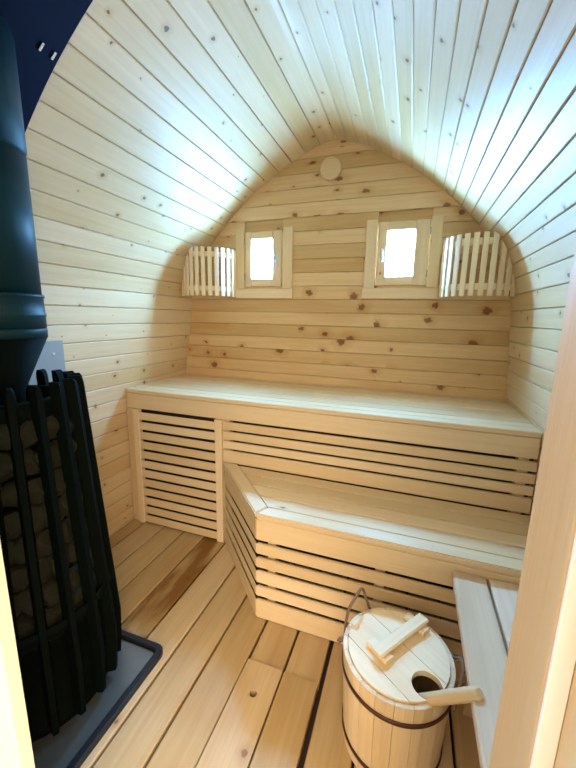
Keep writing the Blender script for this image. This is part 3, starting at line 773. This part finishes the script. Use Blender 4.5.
for lo, hi in ((-0.2, -0.088), (-0.086, 0.028), (0.030, 0.2)):
    q = clip(clip(pts, bd, bc + hi), -bd, -(bc + lo))
    mb = MB(); mb.poly([tuple(p) for p in q], LZ + 0.0005, LZ + 0.017, tuple(pd)); mb.build('lid_plank', W_LID, lid)
hc = Vector((0.532, 0.940)); zt = LZ + 0.0172
for sgn in (-1, 1):
    c = hc + bd * 0.082 * sgn - pd * 0.008
    mb = MB(); mb.board((*(c - pd * 0.036 - bd * 0.017), zt), (*pd, 0), (*bd, 0), Z, 0.072, 0.034, 0.015, 0.004); mb.build('handle_foot', W_LID, lid)
mb = MB(); mb.board((*(hc - bd * 0.108 - pd * 0.019), zt + 0.0152), (*bd, 0), (*pd, 0), Z, 0.216, 0.036, 0.013, 0.004); mb.build('handle_bar', W_LID, lid)

ld = thing('ladle', 'wooden ladle with a round handle sticking out of the notch in the bucket lid', 'ladle', (0.60, 0.82, 0.2))
mb = MB(); p0 = Vector((0.520, 0.872, 0.165)); p1 = Vector((0.694, 0.735, 0.447))
p0 = Vector((0.580, 0.825, 0.262)); dd = (p1 - p0).normalized()
mb.tube([p0 - dd * 0.11, p0, p0 + (p1 - p0) * 0.5, p1 - dd * 0.012, p1 - dd * 0.004, p1], lambda t: 0.0145 if t < 0.75 else (0.013 if t < 0.9 else 0.009), 16); mb.build('ladle_handle', W_BUCKET, ld)
b0 = p0 - dd * 0.10 + Vector((-0.028, 0.022, -0.02))
mb = MB(); mb.lathe(b0.x, b0.y, [(0, b0.z - 0.03), (0.025, b0.z - 0.027), (0.038, b0.z - 0.005), (0.04, b0.z + 0.02), (0.036, b0.z + 0.02), (0.034, b0.z - 0.003), (0.022, b0.z - 0.022), (0, b0.z - 0.025)], 32); mb.build('ladle_bowl', W_BUCKET, ld)

# ------------------------------------------------------------------ daylight
sc = bpy.context.scene
w = bpy.data.worlds.new('outdoor_daylight'); sc.world = w; w.use_nodes = True; nt = w.node_tree; nt.nodes.clear()
N = nt.nodes.new; L = nt.links.new
BACK = (0.27, 0.67, 1.20); BS = 205.0     # open blue-white sky and snow glare beyond the two windows
FRONT = (1.0, 0.78, 0.52); FS = 8.4      # softer, warmer daylight on the door side
out = N('ShaderNodeOutputWorld'); a = N('ShaderNodeBackground'); b = N('ShaderNodeBackground'); mx = N('ShaderNodeMixShader')
a.inputs[0].default_value = (*FRONT, 1); a.inputs[1].default_value = FS; b.inputs[0].default_value = (*BACK, 1); b.inputs[1].default_value = BS
tc = N('ShaderNodeTexCoord'); sp = N('ShaderNodeSeparateXYZ'); mr = N('ShaderNodeMapRange'); mr.interpolation_type = 'SMOOTHSTEP'
mr.inputs[1].default_value = -0.12; mr.inputs[2].default_value = 0.12
L(tc.outputs['Generated'], sp.inputs[0]); L(sp.outputs[1], mr.inputs[0]); L(mr.outputs[0], mx.inputs[0])
mr2 = N('ShaderNodeMapRange'); mr2.interpolation_type = 'SMOOTHSTEP'; mr2.inputs[1].default_value = -0.5; mr2.inputs[2].default_value = 0.5
mr2.inputs[3].default_value = FS * 0.16; mr2.inputs[4].default_value = FS; L(sp.outputs[0], mr2.inputs[0]); 
mg = N('ShaderNodeMapRange'); mg.interpolation_type = 'SMOOTHSTEP'; mg.inputs[1].default_value = -0.15; mg.inputs[2].default_value = 0.15; mg.inputs[3].default_value = 0.30; mg.inputs[4].default_value = 1.0
L(sp.outputs[2], mg.inputs[0]); mm = N('ShaderNodeMath'); mm.operation = 'MULTIPLY'; L(mr2.outputs[0], mm.inputs[0]); L(mg.outputs[0], mm.inputs[1]); L(mm.outputs[0], a.inputs[1])   # brighter on the sunny side of the entrance
mr3 = N('ShaderNodeMapRange'); mr3.interpolation_type = 'SMOOTHSTEP'; mr3.inputs[1].default_value = 0.0; mr3.inputs[2].default_value = 0.6
mr3.inputs[3].default_value = BS; mr3.inputs[4].default_value = BS * 1.8; L(sp.outputs[2], mr3.inputs[0]); L(mr3.outputs[0], b.inputs[1])   # the sky is brighter than the snow
L(a.outputs[0], mx.inputs[1]); L(b.outputs[0], mx.inputs[2]); L(mx.outputs[0], out.inputs[0])
w.cycles.sampling_method = 'MANUAL'; w.cycles.sample_map_resolution = 512
def portal(name, loc, rot, sx, sy):
    l = bpy.data.lights.new(name, 'AREA'); l.shape = 'RECTANGLE'; l.size = sx; l.size_y = sy; l.cycles.is_portal = True
    o = bpy.data.objects.new(name, l); C.objects.link(o); o.location = loc; o.rotation_euler = rot
# sampling portals: they give no light, they only tell the renderer where the sky shines in
portal('window_portal', (-0.427, YB + 0.082, 1.60), (-PI / 2, 0, 0), 0.27, 0.35)
portal('window_portal', (0.401, YB + 0.082, 1.604), (-PI / 2, 0, 0), 0.27, 0.35)
portal('door_portal', (0.24, 0.163, 0.94), (PI / 2, 0, 0), 0.78, 1.9)

# ------------------------------------------------------------------ camera
cam = bpy.data.cameras.new('camera'); co = bpy.data.objects.new('camera', cam); C.objects.link(co); sc.camera = co
cam.sensor_fit = 'VERTICAL'; cam.sensor_height = 36; cam.lens = 36 * 350 / 768; cam.clip_start = 0.01
Rm = ((0.94394287, 0.08065343, -0.32010448), (0.32954935, -0.17380303, 0.92800309), (0.0192115, -0.98147212, -0.19063942))
# columns: image right, image down, view direction
M = Matrix(((Rm[0][0], -Rm[0][1], -Rm[0][2]), (Rm[1][0], -Rm[1][1], -Rm[1][2]), (Rm[2][0], -Rm[2][1], -Rm[2][2])))
co.matrix_world = Matrix.Translation((0.487, 0.0, 1.253)) @ M.to_4x4()
sc.view_settings.view_transform = 'Standard'; sc.view_settings.look = 'None'; sc.view_settings.gamma = 1.0
sc.view_settings.use_curve_mapping = False; sc.view_settings.exposure = 0.25
sc.cycles.max_bounces = 10; sc.cycles.diffuse_bounces = 8
